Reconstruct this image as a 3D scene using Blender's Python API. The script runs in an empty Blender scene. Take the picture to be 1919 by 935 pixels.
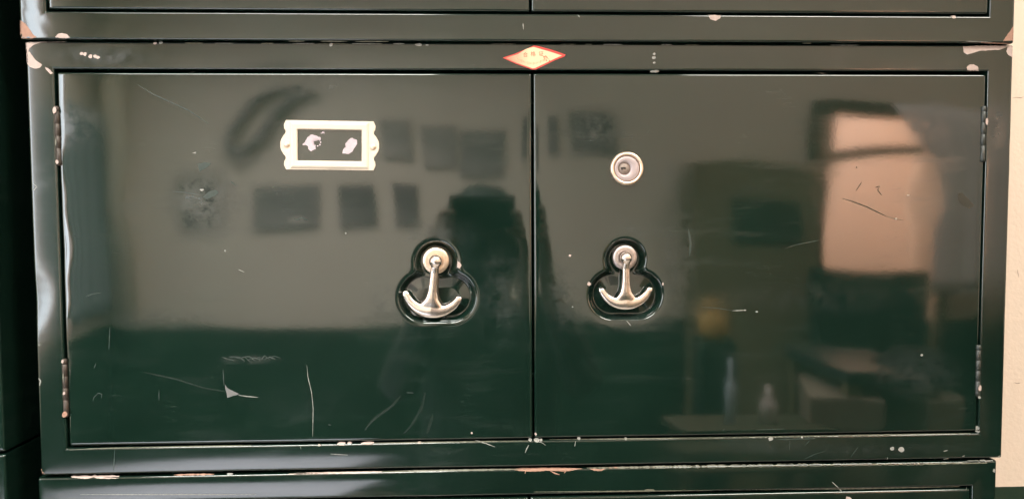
import bpy, bmesh, math, random
from mathutils import Vector, Matrix, noise
random.seed(7)
S = bpy.context.scene
COL = S.collection

# ------------------------------------------------------------------ camera
CAM = Vector((-0.04694616, -0.69409439, 0.04495677))
RM = [[0.99911562, 0.00681845, -0.0414908],
      [-0.00456843, 0.99852591, 0.05408456],
      [0.04179841, -0.05384718, 0.99767398]]          # camera axes; rows: right, up, towards viewer
FPX = 1500.0                                           # focal length in photograph pixels (1919 wide)
cd = bpy.data.cameras.new('camera')
cam = bpy.data.objects.new('camera', cd); COL.objects.link(cam)
cd.sensor_width = 36.0; cd.lens = 36.0 * FPX / 1919.0
cd.clip_start = 0.01; cd.clip_end = 50
cam.matrix_world = Matrix(((RM[0][0], RM[0][1], RM[0][2], CAM.x),
                           (-RM[2][0], -RM[2][1], -RM[2][2], CAM.y),
                           (RM[1][0], RM[1][1], RM[1][2], CAM.z),
                           (0, 0, 0, 1)))
S.camera = cam

# ------------------------------------------------------------------ world and lamps
W = bpy.data.worlds.new('World'); S.world = W; W.use_nodes = True
W.node_tree.nodes['Background'].inputs[0].default_value = (0.9, 0.95, 1.0, 1)
W.node_tree.nodes['Background'].inputs[1].default_value = 0.05
S.view_settings.view_transform = 'Standard'; S.view_settings.look = 'None'
S.view_settings.exposure = 0.0; S.view_settings.gamma = 1.0

def area(name, loc, target, sx, sy, power, col, spread=180):
    l = bpy.data.lights.new(name, 'AREA'); l.shape = 'RECTANGLE'; l.size = sx; l.size_y = sy
    l.energy = power; l.color = col; l.spread = math.radians(spread)
    o = bpy.data.objects.new(name, l); COL.objects.link(o); o.location = loc
    o.rotation_euler = (Vector(target) - Vector(loc)).to_track_quat('-Z', 'Y').to_euler()
    return o
WIN_Y0, WIN_Y1, WIN_Z0, WIN_Z1 = -1.50, -0.62, -0.26, 0.85      # window in the left wall
LEFT_X, RIGHT_X, FAR_Y, BACK_Y = -1.30, 2.15, -2.05, 0.405
FLOOR_Z, CEIL_Z, DADO_Z = -1.38, 1.35, -0.358
area('window_daylight', (LEFT_X - 0.05, (WIN_Y0 + WIN_Y1) / 2, (WIN_Z0 + WIN_Z1) / 2), (1, (WIN_Y0 + WIN_Y1) / 2, (WIN_Z0 + WIN_Z1) / 2),
     0.86, 1.09, 30, (0.86, 0.93, 1.0))
area('overhead_fill', (-0.60, -1.12, CEIL_Z - 0.05), (-0.60, -1.12, 0), 0.9, 0.25, 62, (1.0, 0.995, 0.94), 105)  # added warm fill, no fitting known; narrow spread to brighten the desktop
area('side_fill', (0.95, -0.85, CEIL_Z - 0.05), (0.95, -0.85, 0), 0.9, 0.25, 42, (1.0, 0.955, 0.87))  # added fill with no known source, lightens the right wall and anchor pulls
area('corridor_lamp_light', (1.35, -2.75, 1.2), (1.35, -2.9, 0), 0.6, 0.6, 150, (1.0, 0.84, 0.77))

# ------------------------------------------------------------------ pixel helpers: a photograph pixel as a point of the place
def ray(px, py):
    a, b = (px - 959.5) / FPX, -(py - 467.5) / FPX
    v = [r[0] * a + r[1] * b - r[2] for r in RM]
    return Vector((v[0], -v[2], v[1]))
def P(px, py, y=0.0):
    """the point seen at that pixel on the vertical plane y"""
    r = ray(px, py); t = (y - CAM.y) / r.y
    return CAM + r * t
def M(px, py, y):
    """the point of the room (y < 0) that the cabinet front mirrors at that pixel"""
    q = P(px, py, -y); return Vector((q.x, y, q.z))

# ------------------------------------------------------------------ materials
def mat(name):
    m = bpy.data.materials.new(name); m.use_nodes = True
    nt = m.node_tree; b = nt.nodes['Principled BSDF']
    return m, nt, b
def N(nt, kind, **kw):
    n = nt.nodes.new(kind)
    for k, v in kw.items():
        if k in n.inputs: n.inputs[k].default_value = v
        else: setattr(n, k, v)
    return n
def ramp(nt, fac, p0, p1, c0=(0, 0, 0, 1), c1=(1, 1, 1, 1)):
    r = nt.nodes.new('ShaderNodeValToRGB'); e = r.color_ramp.elements
    e[0].position = p0; e[0].color = c0; e[1].position = p1; e[1].color = c1
    nt.links.new(fac, r.inputs[0]); return r.outputs[0]
def mixc(nt, fac, a, b, kind='MIX'):
    n = nt.nodes.new('ShaderNodeMix'); n.data_type = 'RGBA'; n.blend_type = kind
    for s, v in ((0, fac), (6, a), (7, b)):
        if hasattr(v, 'is_output'): nt.links.new(v, n.inputs[s])
        else: n.inputs[s].default_value = v
    return n.outputs[2]
def mth(nt, op, a, b=0.0, clamp=False):
    n = nt.nodes.new('ShaderNodeMath'); n.operation = op; n.use_clamp = clamp
    for s, v in ((0, a), (1, b)):
        if hasattr(v, 'is_output'): nt.links.new(v, n.inputs[s])
        else: n.inputs[s].default_value = v
    return n.outputs[0]
def basic(name, col, rough=0.5, metal=0.0, var=0.15, scale=30.0, bump=0.0, ior=1.5):
    m, nt, b = mat(name)
    tc = N(nt, 'ShaderNodeTexCoord')
    nz = N(nt, 'ShaderNodeTexNoise', Scale=scale, Detail=6.0, Roughness=0.6)
    nt.links.new(tc.outputs['Object'], nz.inputs['Vector'])
    c = mixc(nt, nz.outputs[0], tuple(x * (1 - var) for x in col) + (1,), tuple(min(1, x * (1 + var)) for x in col) + (1,))
    nt.links.new(c, b.inputs['Base Color'])
    b.inputs['Roughness'].default_value = rough; b.inputs['Metallic'].default_value = metal; b.inputs['IOR'].default_value = ior
    if bump:
        bp = N(nt, 'ShaderNodeBump', Strength=bump, Distance=0.001)
        nt.links.new(nz.outputs[0], bp.inputs['Height']); nt.links.new(bp.outputs[0], b.inputs['Normal'])
    return m

PAINT_COL = (0.0040, 0.0126, 0.0084)
def paint(name, smudges=(), dust=0.9, soft=0.0):
    """glossy dark green stove enamel: orange peel, dulled patches, dust specks, hair scratches"""
    m, nt, b = mat(name)
    tc = N(nt, 'ShaderNodeTexCoord'); obj = tc.outputs['Object']
    b.inputs['IOR'].default_value = 1.75
    big = N(nt, 'ShaderNodeTexNoise', Scale=9.0, Detail=3.0, Roughness=0.5); nt.links.new(obj, big.inputs['Vector'])
    mid = N(nt, 'ShaderNodeTexNoise', Scale=55.0, Detail=8.0, Roughness=0.65); nt.links.new(obj, mid.inputs['Vector'])
    peel = N(nt, 'ShaderNodeTexNoise', Scale=420.0, Detail=2.0, Roughness=0.5); nt.links.new(obj, peel.inputs['Vector'])
    # dulled marks with a shape of their own
    msk = None
    for (c, r, s) in smudges:
        v = N(nt, 'ShaderNodeVectorMath', operation='SUBTRACT'); nt.links.new(obj, v.inputs[0]); v.inputs[1].default_value = c
        sc = N(nt, 'ShaderNodeVectorMath', operation='DIVIDE'); nt.links.new(v.outputs[0], sc.inputs[0]); sc.inputs[1].default_value = r
        ln = N(nt, 'ShaderNodeVectorMath', operation='LENGTH'); nt.links.new(sc.outputs[0], ln.inputs[0])
        d = mth(nt, 'SUBTRACT', 1.0, ln.outputs['Value'], True)
        d = mth(nt, 'MULTIPLY', d, s)
        msk = d if msk is None else mth(nt, 'MAXIMUM', msk, d)
    rg = mth(nt, 'MULTIPLY', mid.outputs[0], 0.03)
    rg = mth(nt, 'ADD', rg, mth(nt, 'MULTIPLY', big.outputs[0], 0.04))
    rg = mth(nt, 'ADD', rg, 0.018 + soft)
    # wiped film: long oblique streaks that dull the gloss here and there
    mq = N(nt, 'ShaderNodeMapping'); mq.inputs['Rotation'].default_value = (0, -0.5, 0); mq.inputs['Scale'].default_value = (3.0, 1.0, 22.0)
    nt.links.new(obj, mq.inputs['Vector'])
    n5 = N(nt, 'ShaderNodeTexNoise', Scale=4.0, Detail=7.0, Roughness=0.7); nt.links.new(mq.outputs[0], n5.inputs['Vector'])
    film = mth(nt, 'MULTIPLY', ramp(nt, n5.outputs[0], 0.50, 0.72), ramp(nt, big.outputs[0], 0.42, 0.66))
    rg = mth(nt, 'ADD', rg, mth(nt, 'MULTIPLY', film, 0.10))
    if msk is not None:
        n2 = N(nt, 'ShaderNodeTexNoise', Scale=70.0, Detail=8.0, Roughness=0.75); nt.links.new(obj, n2.inputs['Vector'])
        w = mth(nt, 'MULTIPLY', msk, ramp(nt, n2.outputs[0], 0.40, 0.62))
        rg = mth(nt, 'ADD', rg, mth(nt, 'MULTIPLY', w, 0.30))
    nt.links.new(rg, b.inputs['Roughness'])
    # dust specks and faint grime film
    vo = N(nt, 'ShaderNodeTexVoronoi', Scale=210.0, Randomness=1.0); nt.links.new(obj, vo.inputs['Vector'])
    sp = ramp(nt, vo.outputs['Distance'], 0.035, 0.07, (1, 1, 1, 1), (0, 0, 0, 1))
    n3 = N(nt, 'ShaderNodeTexNoise', Scale=26.0, Detail=4.0); nt.links.new(obj, n3.inputs['Vector'])
    sp = mth(nt, 'MULTIPLY', sp, ramp(nt, n3.outputs[0], 0.58, 0.72))
    # hair-fine scratches: stretched noise ridges
    mp = N(nt, 'ShaderNodeMapping'); mp.inputs['Rotation'].default_value = (0, 0.6, 0); mp.inputs['Scale'].default_value = (1.0, 1.0, 26.0)
    nt.links.new(obj, mp.inputs['Vector'])
    n4 = N(nt, 'ShaderNodeTexNoise', Scale=22.0, Detail=2.0); nt.links.new(mp.outputs[0], n4.inputs['Vector'])
    hair = mth(nt, 'ABSOLUTE', mth(nt, 'SUBTRACT', n4.outputs[0], 0.5))
    hair = ramp(nt, hair, 0.0, 0.006, (1, 1, 1, 1), (0, 0, 0, 1))
    hair = mth(nt, 'MULTIPLY', hair, ramp(nt, n3.outputs[0], 0.50, 0.68))
    c = mixc(nt, ramp(nt, big.outputs[0], 0.3, 0.7), tuple(x * 0.85 for x in PAINT_COL) + (1,), tuple(x * 1.15 for x in PAINT_COL) + (1,))
    c = mixc(nt, mth(nt, 'MULTIPLY', hair, 0.10 * dust), c, (0.30, 0.34, 0.31, 1))
    c = mixc(nt, mth(nt, 'MULTIPLY', sp, 0.30 * dust), c, (0.5, 0.48, 0.44, 1))
    c = mixc(nt, mth(nt, 'MULTIPLY', film, 0.035), c, (0.25, 0.26, 0.25, 1))
    if msk is not None:
        c = mixc(nt, mth(nt, 'MULTIPLY', w, 0.10), c, (0.22, 0.22, 0.24, 1))
    nt.links.new(c, b.inputs['Base Color'])
    h = mth(nt, 'ADD', mth(nt, 'MULTIPLY', peel.outputs[0], 0.35), mth(nt, 'MULTIPLY', mid.outputs[0], 0.5))
    bp = N(nt, 'ShaderNodeBump', Strength=0.014, Distance=0.001); nt.links.new(h, bp.inputs['Height'])
    nt.links.new(bp.outputs[0], b.inputs['Normal'])
    return m

def blob(px, py, rx, ry, s):
    q = P(px, py); k = 0.466e-3
    return ((q.x, 0, q.z), (rx * k, 0.05, ry * k), s)
M_LEFT = paint('enamel_left_door', [blob(385, 380, 80, 80, 1.0), blob(560, 412, 26, 10, 0.9), blob(470, 673, 70, 12, 0.9), blob(140, 230, 60, 70, 0.6),
                                    blob(570, 760, 130, 50, 0.25), blob(640, 160, 180, 30, 0.5), blob(830, 440, 90, 40, 0.55), blob(935, 560, 60, 110, 0.6), blob(720, 560, 50, 70, 0.45), blob(300, 600, 120, 26, 0.4)])
M_RIGHT = paint('enamel_right_door', [blob(1292, 455, 12, 40, 1.0), blob(1120, 240, 60, 50, 0.4), blob(1745, 235, 60, 60, 0.35), blob(1500, 560, 260, 40, 0.35),
                                      blob(1190, 600, 90, 30, 0.6), blob(1265, 500, 45, 90, 0.6), blob(1060, 560, 50, 90, 0.6), blob(1180, 430, 90, 30, 0.5), blob(1240, 330, 70, 60, 0.35), blob(1720, 700, 110, 60, 0.45)])
M_FRAME = paint('enamel_frame', [blob(200, 105, 110, 22, 0.7), blob(1600, 845, 200, 20, 0.5), blob(1868, 240, 30, 90, 0.9), blob(1450, 835, 120, 20, 0.6), blob(1560, 108, 30, 24, 0.6)], 0.8, 0.07)
M_SIDE = paint('enamel_plain', (), 0.5, 0.05)
M_LOWR = paint('enamel_lower_rail', (), 0.8, 0.04)
M_PRIMER = basic('bare_primer', (0.40, 0.31, 0.27), 0.7, var=0.28, scale=260, bump=0.3)
M_COPPER = basic('rusty_primer', (0.29, 0.16, 0.11), 0.7, var=0.35, scale=300, bump=0.4)
M_PALE = basic('pale_scuff', (0.24, 0.235, 0.21), 0.6, var=0.35, scale=300)
M_FAINT = basic('faint_scratch', (0.028, 0.040, 0.033), 0.4, var=0.25, scale=300)
M_FOLDMARK = basic('fold_reflection_and_scratch', (0.0085, 0.0175, 0.0125), 0.22, var=0.3, scale=120, ior=1.7)  # reflected clothing folds painted as paler colour; also one faint scratch
M_DARKM = basic('dark_scratch', (0.022, 0.024, 0.017), 0.4, var=0.2, scale=300)
M_EDGE = basic('worn_edge', (0.13, 0.125, 0.09), 0.5, var=0.5, scale=160)
M_GLUE = basic('dried_glue', (0.46, 0.38, 0.40), 0.8, var=0.25, scale=420, bump=0.6)
M_IRON = basic('worn_hinge_metal', (0.045, 0.034, 0.026), 0.45, metal=0.35, var=0.6, scale=240, bump=0.4)
M_DKIRON = basic('painted_hinge', (0.008, 0.014, 0.010), 0.5, var=0.3, scale=240, bump=0.4, ior=1.7)
M_CREAM = basic('cream_plastic', (0.61, 0.525, 0.42), 0.42, var=0.10, scale=38)
M_RIVET = basic('rivet_metal', (0.74, 0.60, 0.46), 0.35, metal=0.7, var=0.2, scale=900)
def chrome(name, col, rough, wear):
    m, nt, b = mat(name)
    tc = N(nt, 'ShaderNodeTexCoord')
    nz = N(nt, 'ShaderNodeTexNoise', Scale=260.0, Detail=8.0, Roughness=0.7); nt.links.new(tc.outputs['Object'], nz.inputs['Vector'])
    f = ramp(nt, nz.outputs[0], 0.5, 0.66)
    nt.links.new(mixc(nt, mth(nt, 'MULTIPLY', f, wear), col + (1,), tuple(x * 0.45 for x in col) + (1,)), b.inputs['Base Color'])
    nt.links.new(mth(nt, 'ADD', rough, mth(nt, 'MULTIPLY', nz.outputs[0], 0.15)), b.inputs['Roughness'])
    b.inputs['Metallic'].default_value = 1.0
    bp = N(nt, 'ShaderNodeBump', Strength=0.08, Distance=0.0006); nt.links.new(nz.outputs[0], bp.inputs['Height']); nt.links.new(bp.outputs[0], b.inputs['Normal'])
    return m
M_CHROME = chrome('worn_chrome', (0.93, 0.84, 0.77), 0.17, 0.45)
M_WASHER_L = chrome('brassy_washer', (0.88, 0.70, 0.54), 0.34, 0.35)
M_WASHER_R = chrome('dull_washer', (0.58, 0.51, 0.48), 0.34, 0.5)
M_RING = chrome('lock_ring_brass', (0.92, 0.74, 0.58), 0.32, 0.15)
M_LOCKFACE = basic('lock_face', (0.42, 0.35, 0.345), 0.42, metal=0.3, var=0.12, scale=180)
M_PLUG = basic('lock_plug', (0.24, 0.185, 0.15), 0.5, metal=0.1, var=0.25, scale=300)
M_BLACK = basic('black_hole', (0.006, 0.005, 0.004), 0.6)
M_SRED = basic('sticker_red', (0.55, 0.055, 0.045), 0.35, var=0.15, scale=300)
M_INK = basic('sticker_ink', (0.20, 0.06, 0.03), 0.5, var=0.3, scale=900)
M_INKR = basic('sticker_stamp', (0.50, 0.09, 0.04), 0.5, var=0.3, scale=900)
def sticker_mat():
    m, nt, b = mat('sticker_paper')
    tc = N(nt, 'ShaderNodeTexCoord'); nz = N(nt, 'ShaderNodeTexNoise', Scale=120.0, Detail=5.0, Roughness=0.6)
    nt.links.new(tc.outputs['Object'], nz.inputs['Vector'])
    sx = N(nt, 'ShaderNodeSeparateXYZ'); nt.links.new(tc.outputs['Object'], sx.inputs[0])
    # red bleeds in from the left tip (faded print)
    xa, xb = P(946, 108).x, P(996, 108).x
    g = N(nt, 'ShaderNodeMapRange'); nt.links.new(sx.outputs['X'], g.inputs[0])
    g.inputs[1].default_value = xa; g.inputs[2].default_value = xb; g.inputs[3].default_value = 0.95; g.inputs[4].default_value = 0.0
    f = mth(nt, 'MULTIPLY', g.outputs[0], mth(nt, 'ADD', nz.outputs[0], 0.4), True)
    c = mixc(nt, f, (0.72, 0.53, 0.33, 1), (0.58, 0.10, 0.07, 1))
    nt.links.new(c, b.inputs['Base Color']); b.inputs['Roughness'].default_value = 0.4
    return m
M_SPAPER = sticker_mat()

# ------------------------------------------------------------------ object helpers
def link(name, me, m=None, parent=None, smooth=True):
    o = bpy.data.objects.new(name, me); COL.objects.link(o)
    if m is not None and not me.materials: me.materials.append(m)
    if smooth:
        for p in me.polygons: p.use_smooth = True
    if parent: o.parent = parent
    return o
def pyd(name, vs, fs, m, parent=None, smooth=True):
    me = bpy.data.meshes.new(name); me.from_pydata([tuple(v) for v in vs], [], fs); me.update()
    return link(name, me, m, parent, smooth)
def empty(name, loc, label, cat, group=None):
    o = bpy.data.objects.new(name, None); COL.objects.link(o); o.location = loc; o.empty_display_size = 0.02
    o['label'] = label; o['category'] = cat
    if group: o['group'] = group
    return o
def tag(o, label, cat, group=None):
    o['label'] = label; o['category'] = cat
    if group: o['group'] = group
    return o
def bm_obj(name, bm, m, parent=None, smooth=False):
    me = bpy.data.meshes.new(name); bm.normal_update(); bm.to_mesh(me); bm.free()
    return link(name, me, m, parent, smooth)
def add_box(bm, c, s, bevel=0.0):
    r = bmesh.ops.create_cube(bm, size=1.0)
    bmesh.ops.scale(bm, vec=s, verts=r['verts']); bmesh.ops.translate(bm, vec=c, verts=r['verts'])
    if bevel:
        es = list({e for v in r['verts'] for e in v.link_edges})
        bmesh.ops.bevel(bm, geom=es, offset=bevel, segments=2, affect='EDGES', profile=0.5)
def box(name, lo, hi, m, parent=None, bevel=0.0):
    bm = bmesh.new(); add_box(bm, [(a + b) / 2 for a, b in zip(lo, hi)], [b - a for a, b in zip(lo, hi)], bevel)
    return bm_obj(name, bm, m, parent)
def lathe(prof, n=64):
    """prof: (radius, y) pairs, revolved about the y axis; verts, faces"""
    vs, fs = [], []
    for r, y in prof:
        for k in range(n):
            a = 2 * math.pi * k / n; vs.append((r * math.cos(a), y, r * math.sin(a)))
    for j in range(len(prof) - 1):
        for k in range(n):
            a, b2 = j * n + k, j * n + (k + 1) % n
            fs.append((a, a + n, b2 + n, b2))
    return vs, fs
def copy_tree(o, parent=None):
    c = o.copy(); COL.objects.link(c); c.parent = parent
    for ch in list(o.children): copy_tree(ch, c)
    return c

# ------------------------------------------------------------------ pressed sheet metal
HW, HH, BR = 0.425, 0.1842, 0.0241
GAP = 0.0013
DEPTH = 0.385
def edge(e, r):
    if e >= r: return 0.0
    e = max(e, 0.0); return r - math.sqrt(max(0.0, r * r - (r - e) ** 2))
def gauss(x, c, s): return math.exp(-((x - c) / s) ** 2)
def spaced(a, b, step):
    n = max(1, int(round((b - a) / step))); return [a + (b - a) * i / n for i in range(n + 1)]
NEAR = (0.0, 0.0002, 0.0005, 0.0009, 0.0014, 0.002, 0.0027, 0.0035, 0.0046, 0.006)
def axis(a, b, step, fine=()):
    xs = [a + d for d in NEAR] + [b - d for d in NEAR]
    xs += [x for x in spaced(a + 0.006, b - 0.006, step) if not any(f0 < x < f1 for f0, f1, _ in fine)]
    for f0, f1, s in fine: xs += spaced(f0, f1, s)
    xs = sorted(xs); out = [xs[0]]
    for x in xs[1:]:
        if x - out[-1] > 5e-5: out.append(x)
    return out
def sheet(name, xs, zs, f, m, parent, hole=None, skirt=0.016, hole_skirt=0.02):
    nx, nz = len(xs), len(zs); vs = [(x, f(x, z), z) for z in zs for x in xs]; fs = []
    def inhole(x, z): return hole and hole[0] < x < hole[1] and hole[2] < z < hole[3]
    keep = [[not inhole((xs[i] + xs[i + 1]) / 2, (zs[j] + zs[j + 1]) / 2) for i in range(nx - 1)] for j in range(nz - 1)]
    for j in range(nz - 1):
        for i in range(nx - 1):
            if keep[j][i]: a = j * nx + i; fs.append((a, a + 1, a + nx + 1, a + nx))
    back = {}
    def bk(i, d):
        if (i, d) not in back:
            back[(i, d)] = len(vs); x, y, z = vs[i]; vs.append((x, d, z))
        return back[(i, d)]
    cnt = {}
    for q in list(fs):
        for k in range(4):
            e = (q[k], q[(k + 1) % 4]); cnt[e] = 1
    for (a, b) in list(cnt):
        if (b, a) not in cnt:
            xm, zm = (vs[a][0] + vs[b][0]) / 2, (vs[a][2] + vs[b][2]) / 2
            outer = abs(xm - xs[0]) < 1e-6 or abs(xm - xs[-1]) < 1e-6 or abs(zm - zs[0]) < 1e-6 or abs(zm - zs[-1]) < 1e-6
            d = skirt if outer else hole_skirt
            fs.append((b, a, bk(a, d), bk(b, d)))
    return pyd(name, vs, fs, m, parent)

def sd_recess(px, py, top, rtop, lo0, lo1, rlo, k):
    d1 = math.hypot(px - top[0], py - top[1]) - rtop
    cx = min(max(px, lo0[0]), lo1[0]); d2 = math.hypot(px - cx, py - lo0[1]) - rlo
    h = max(k - abs(d1 - d2), 0) / k
    return min(d1, d2) - h * h * k * 0.25
def sstep(a, b, x):
    t = min(1.0, max(0.0, (x - a) / (b - a))); return t * t * (3 - 2 * t)

# recess outlines in millimetres of the door plane
def mm(px, py): q = P(px, py); return q.x * 1000, q.z * 1000
REC_L = dict(top=mm(817, 491), rtop=18.7, lo0=mm(795, 557), lo1=mm(844, 557), rlo=22.6, k=7)
REC_R = dict(top=mm(1172, 486), rtop=18.4, lo0=mm(1150, 553), lo1=mm(1195, 553), rlo=22.4, k=6)
RDEP = 0.0085
def make_door_f(x0, x1, z0, z1, rec, seed):
    rnd = random.Random(seed); waves = [(rnd.uniform(8, 26), rnd.uniform(6, 24), rnd.uniform(0, 6.28), rnd.uniform(0.3, 1) * 0.00011) for _ in range(7)]
    dents = [(rnd.uniform(x0, x1), rnd.uniform(z0, z1), rnd.uniform(0.012, 0.035), rnd.uniform(-1, 1) * 0.00020) for _ in range(12)]
    xc, zc = (x0 + x1) / 2, (z0 + z1) / 2
    def f(x, z):
        y = edge(min(x - x0, x1 - x), 0.0019) + edge(min(z - z0, z1 - z), 0.0020)
        for a, b, p, w in waves: y += w * math.sin(a * x + b * z + p)
        for a, b, r_, w in dents:
            q2 = ((x - a) ** 2 + (z - b) ** 2) / (r_ * r_)
            if q2 < 9: y += w * math.exp(-q2)
        # sheet pulled in a little along its folded edges
        for e in (x - x0, x1 - x, z - z0, z1 - z): y += 0.00025 * math.exp(-e / 0.006)
        if rec is REC_L and x - x0 < 0.03:                # hinge edge bowed unevenly
            y += 0.00065 * math.exp(-(x - x0) / 0.0036) * max(0.0, 0.5 + 0.5 * math.sin(z * 52 + 1.0) + 0.25 * math.sin(z * 131))
        if rec:
            d = sd_recess(x * 1000, z * 1000, **rec)
            if d < 12:
                y += RDEP * (1 - sstep(-5.4, 0.2, d)) + 0.00035 * math.exp(-max(d, 0) / 1.2)
                # inner floor bulges forward slightly
                if d < -5: y -= 0.0012 * min(1, (-d - 5) / 10)
        return y
    return f
def make_frame_f(hole, seed, extra=None):
    rnd = random.Random(seed); waves = [(rnd.uniform(8, 40), rnd.uniform(5, 30), rnd.uniform(0, 6.28), rnd.uniform(0.3, 1) * 0.00005) for _ in range(7)]
    hx0, hx1, hz0, hz1 = hole
    def f(x, z):
        e = min(x + HW, HW - x); ez = min(z + HH, HH - z)
        y = edge(e, 0.0022) + edge(ez, 0.0016)
        dx = max(hx0 - x, x - hx1); dz = max(hz0 - z, z - hz1)
        dh = max(dx, dz)                                  # distance outside the opening
        y += edge(max(dh, 0), 0.0015)
        for a, b, p, w in waves: y += w * math.sin(a * x + b * z + p)
        # rails and stiles are a little rounded across their width
        if dz > dx: t = (abs(z) - (hz1 + HH) / 2) / ((HH - hz1) / 2)
        else: t = (abs(x) - (hx1 + HW) / 2) / ((HW - hx1) / 2)
        y += 0.00016 * min(1.0, t * t)
        if extra: y += extra(x, z)
        return y
    return f

HOLE = (-HW + BR - GAP, HW - BR + GAP, -HH + BR - GAP, HH - BR + GAP)
def cabinet(loc, label, seed, seam_x, frame_mat, left_mat, right_mat, recess=False, extra=None, group='stacked green steel cabinets'):
    root = empty('steel_cabinet', loc, label, 'cabinet', group)
    ff = make_frame_f(HOLE, seed, extra)
    xs = sorted(set(axis(-HW, HOLE[0], 0.0035) + axis(HOLE[0], HOLE[1], 0.010) + axis(HOLE[1], HW, 0.0035)))
    zs = sorted(set(axis(-HH, HOLE[2], 0.0025) + axis(HOLE[2], HOLE[3], 0.010) + axis(HOLE[3], HH, 0.0025)))
    fr = sheet('front_frame', xs, zs, ff, frame_mat, root, HOLE, DEPTH, 0.022)
    fr.location.z = HH
    # rear wall and inner stops behind the door gaps
    bm = bmesh.new()
    add_box(bm, (0, DEPTH - 0.0015, 0), (2 * HW - 0.006, 0.003, 2 * HH - 0.006))
    bk = bm_obj('back_panel', bm, M_SIDE, root); bk.location.z = HH
    dg = 0.0013
    out = [root, fr, ff]
    for k, (x0, x1, m) in enumerate(((HOLE[0] + 0.0019, seam_x - dg * 0.6, left_mat), (seam_x + dg * 0.6, HOLE[1] - 0.0013, right_mat))):
        z0, z1 = HOLE[2] + 0.0020, HOLE[3] - 0.0026
        rec = (REC_L, REC_R)[k] if recess else None
        df = make_door_f(x0, x1, z0, z1, rec, seed * 10 + k)
        if rec:
            fx = [(rec['lo0'][0] / 1000 - 0.026, rec['lo1'][0] / 1000 + 0.026, 0.00055)]
            fz = [(rec['lo0'][1] / 1000 - 0.026, rec['top'][1] / 1000 + 0.022, 0.00055)]
        else: fx = fz = []
        d = sheet('door', axis(x0, x1, 0.006, fx), axis(z0, z1, 0.006, fz), df, m, root, None, 0.016)
        d.location.z = HH
        out += [d, df]
    return out

# ------------------------------------------------------------------ the room's setting (seen beside the cabinet and mirrored in its enamel)
def wall_mat():
    m, nt, b = mat('cream_wall_green_dado')
    geo = N(nt, 'ShaderNodeNewGeometry'); sx = N(nt, 'ShaderNodeSeparateXYZ'); nt.links.new(geo.outputs['Position'], sx.inputs[0])
    nz = N(nt, 'ShaderNodeTexNoise', Scale=9.0, Detail=8.0, Roughness=0.65); nt.links.new(geo.outputs['Position'], nz.inputs['Vector'])
    nf = N(nt, 'ShaderNodeTexNoise', Scale=160.0, Detail=4.0); nt.links.new(geo.outputs['Position'], nf.inputs['Vector'])
    wob = mth(nt, 'ADD', sx.outputs['Z'], mth(nt, 'MULTIPLY', nz.outputs[0], 0.004))
    g = N(nt, 'ShaderNodeMath', operation='GREATER_THAN'); nt.links.new(wob, g.inputs[0]); g.inputs[1].default_value = DADO_Z
    cr = mixc(nt, nz.outputs[0], (0.79, 0.665, 0.55, 1), (0.87, 0.745, 0.625, 1))
    gr = mixc(nt, nz.outputs[0], (0.008, 0.029, 0.016, 1), (0.012, 0.040, 0.022, 1))
    nt.links.new(mixc(nt, g.outputs[0], gr, cr), b.inputs['Base Color'])
    b.inputs['Roughness'].default_value = 0.55
    bp = N(nt, 'ShaderNodeBump', Strength=0.35, Distance=0.002); nt.links.new(nf.outputs[0], bp.inputs['Height']); nt.links.new(bp.outputs[0], b.inputs['Normal'])
    return m
M_WALL = wall_mat()
M_CRACK = basic('plaster_crack', (0.40, 0.30, 0.24), 0.8)
def structure(o): o['kind'] = 'structure'; return o
T = 0.12
M_FLOOR = basic('concrete_floor', (0.30, 0.27, 0.24), 0.4, var=0.25, scale=8)
M_CEIL = basic('ceiling_white', (0.78, 0.74, 0.68), 0.8, var=0.05, scale=6)
structure(box('floor', (LEFT_X - T, -3.4, FLOOR_Z - 0.1), (RIGHT_X + T, BACK_Y + T, FLOOR_Z), M_FLOOR))
structure(box('ceiling', (LEFT_X - T, -3.4, CEIL_Z), (RIGHT_X + T, BACK_Y + T, CEIL_Z + 0.1), M_CEIL))
structure(box('wall_behind', (LEFT_X - T, BACK_Y, FLOOR_Z), (RIGHT_X + T, BACK_Y + T, CEIL_Z), M_WALL))
structure(box('wall_right', (RIGHT_X, -3.4, FLOOR_Z), (RIGHT_X + T, BACK_Y, CEIL_Z), M_WALL))
def wall_with_opening(name, lo, hi, ax, a0, a1, z0, z1):
    """a wall slab (lo..hi) with a rectangular opening; ax = the horizontal axis along the wall"""
    bm = bmesh.new()
    def b(u0, u1, w0, w1):
        if u1 - u0 < 1e-4 or w1 - w0 < 1e-4: return
        l, h = list(lo), list(hi); l[ax], h[ax], l[2], h[2] = u0, u1, w0, w1
        add_box(bm, [(p + q) / 2 for p, q in zip(l, h)], [q - p for p, q in zip(l, h)])
    b(lo[ax], a0, lo[2], hi[2]); b(a1, hi[ax], lo[2], hi[2]); b(a0, a1, lo[2], z0); b(a0, a1, z1, hi[2])
    return structure(bm_obj(name, bm, M_WALL))
wall_with_opening('wall_left', (LEFT_X - T, FAR_Y - T, FLOOR_Z), (LEFT_X, BACK_Y, CEIL_Z), 1, WIN_Y0, WIN_Y1, WIN_Z0, WIN_Z1)
d0, d1 = M(1552, 222, FAR_Y), M(1752, 510, FAR_Y)
wall_with_opening('wall_opposite', (LEFT_X, FAR_Y - T, FLOOR_Z), (RIGHT_X, FAR_Y, CEIL_Z), 0, d0.x, d1.x, FLOOR_Z, d0.z)
structure(box('corridor_wall', (0.3, -3.4, FLOOR_Z), (RIGHT_X, -3.3, CEIL_Z), basic('corridor_plaster', (0.82, 0.66, 0.55), 0.7, var=0.05, scale=5)))
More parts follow.
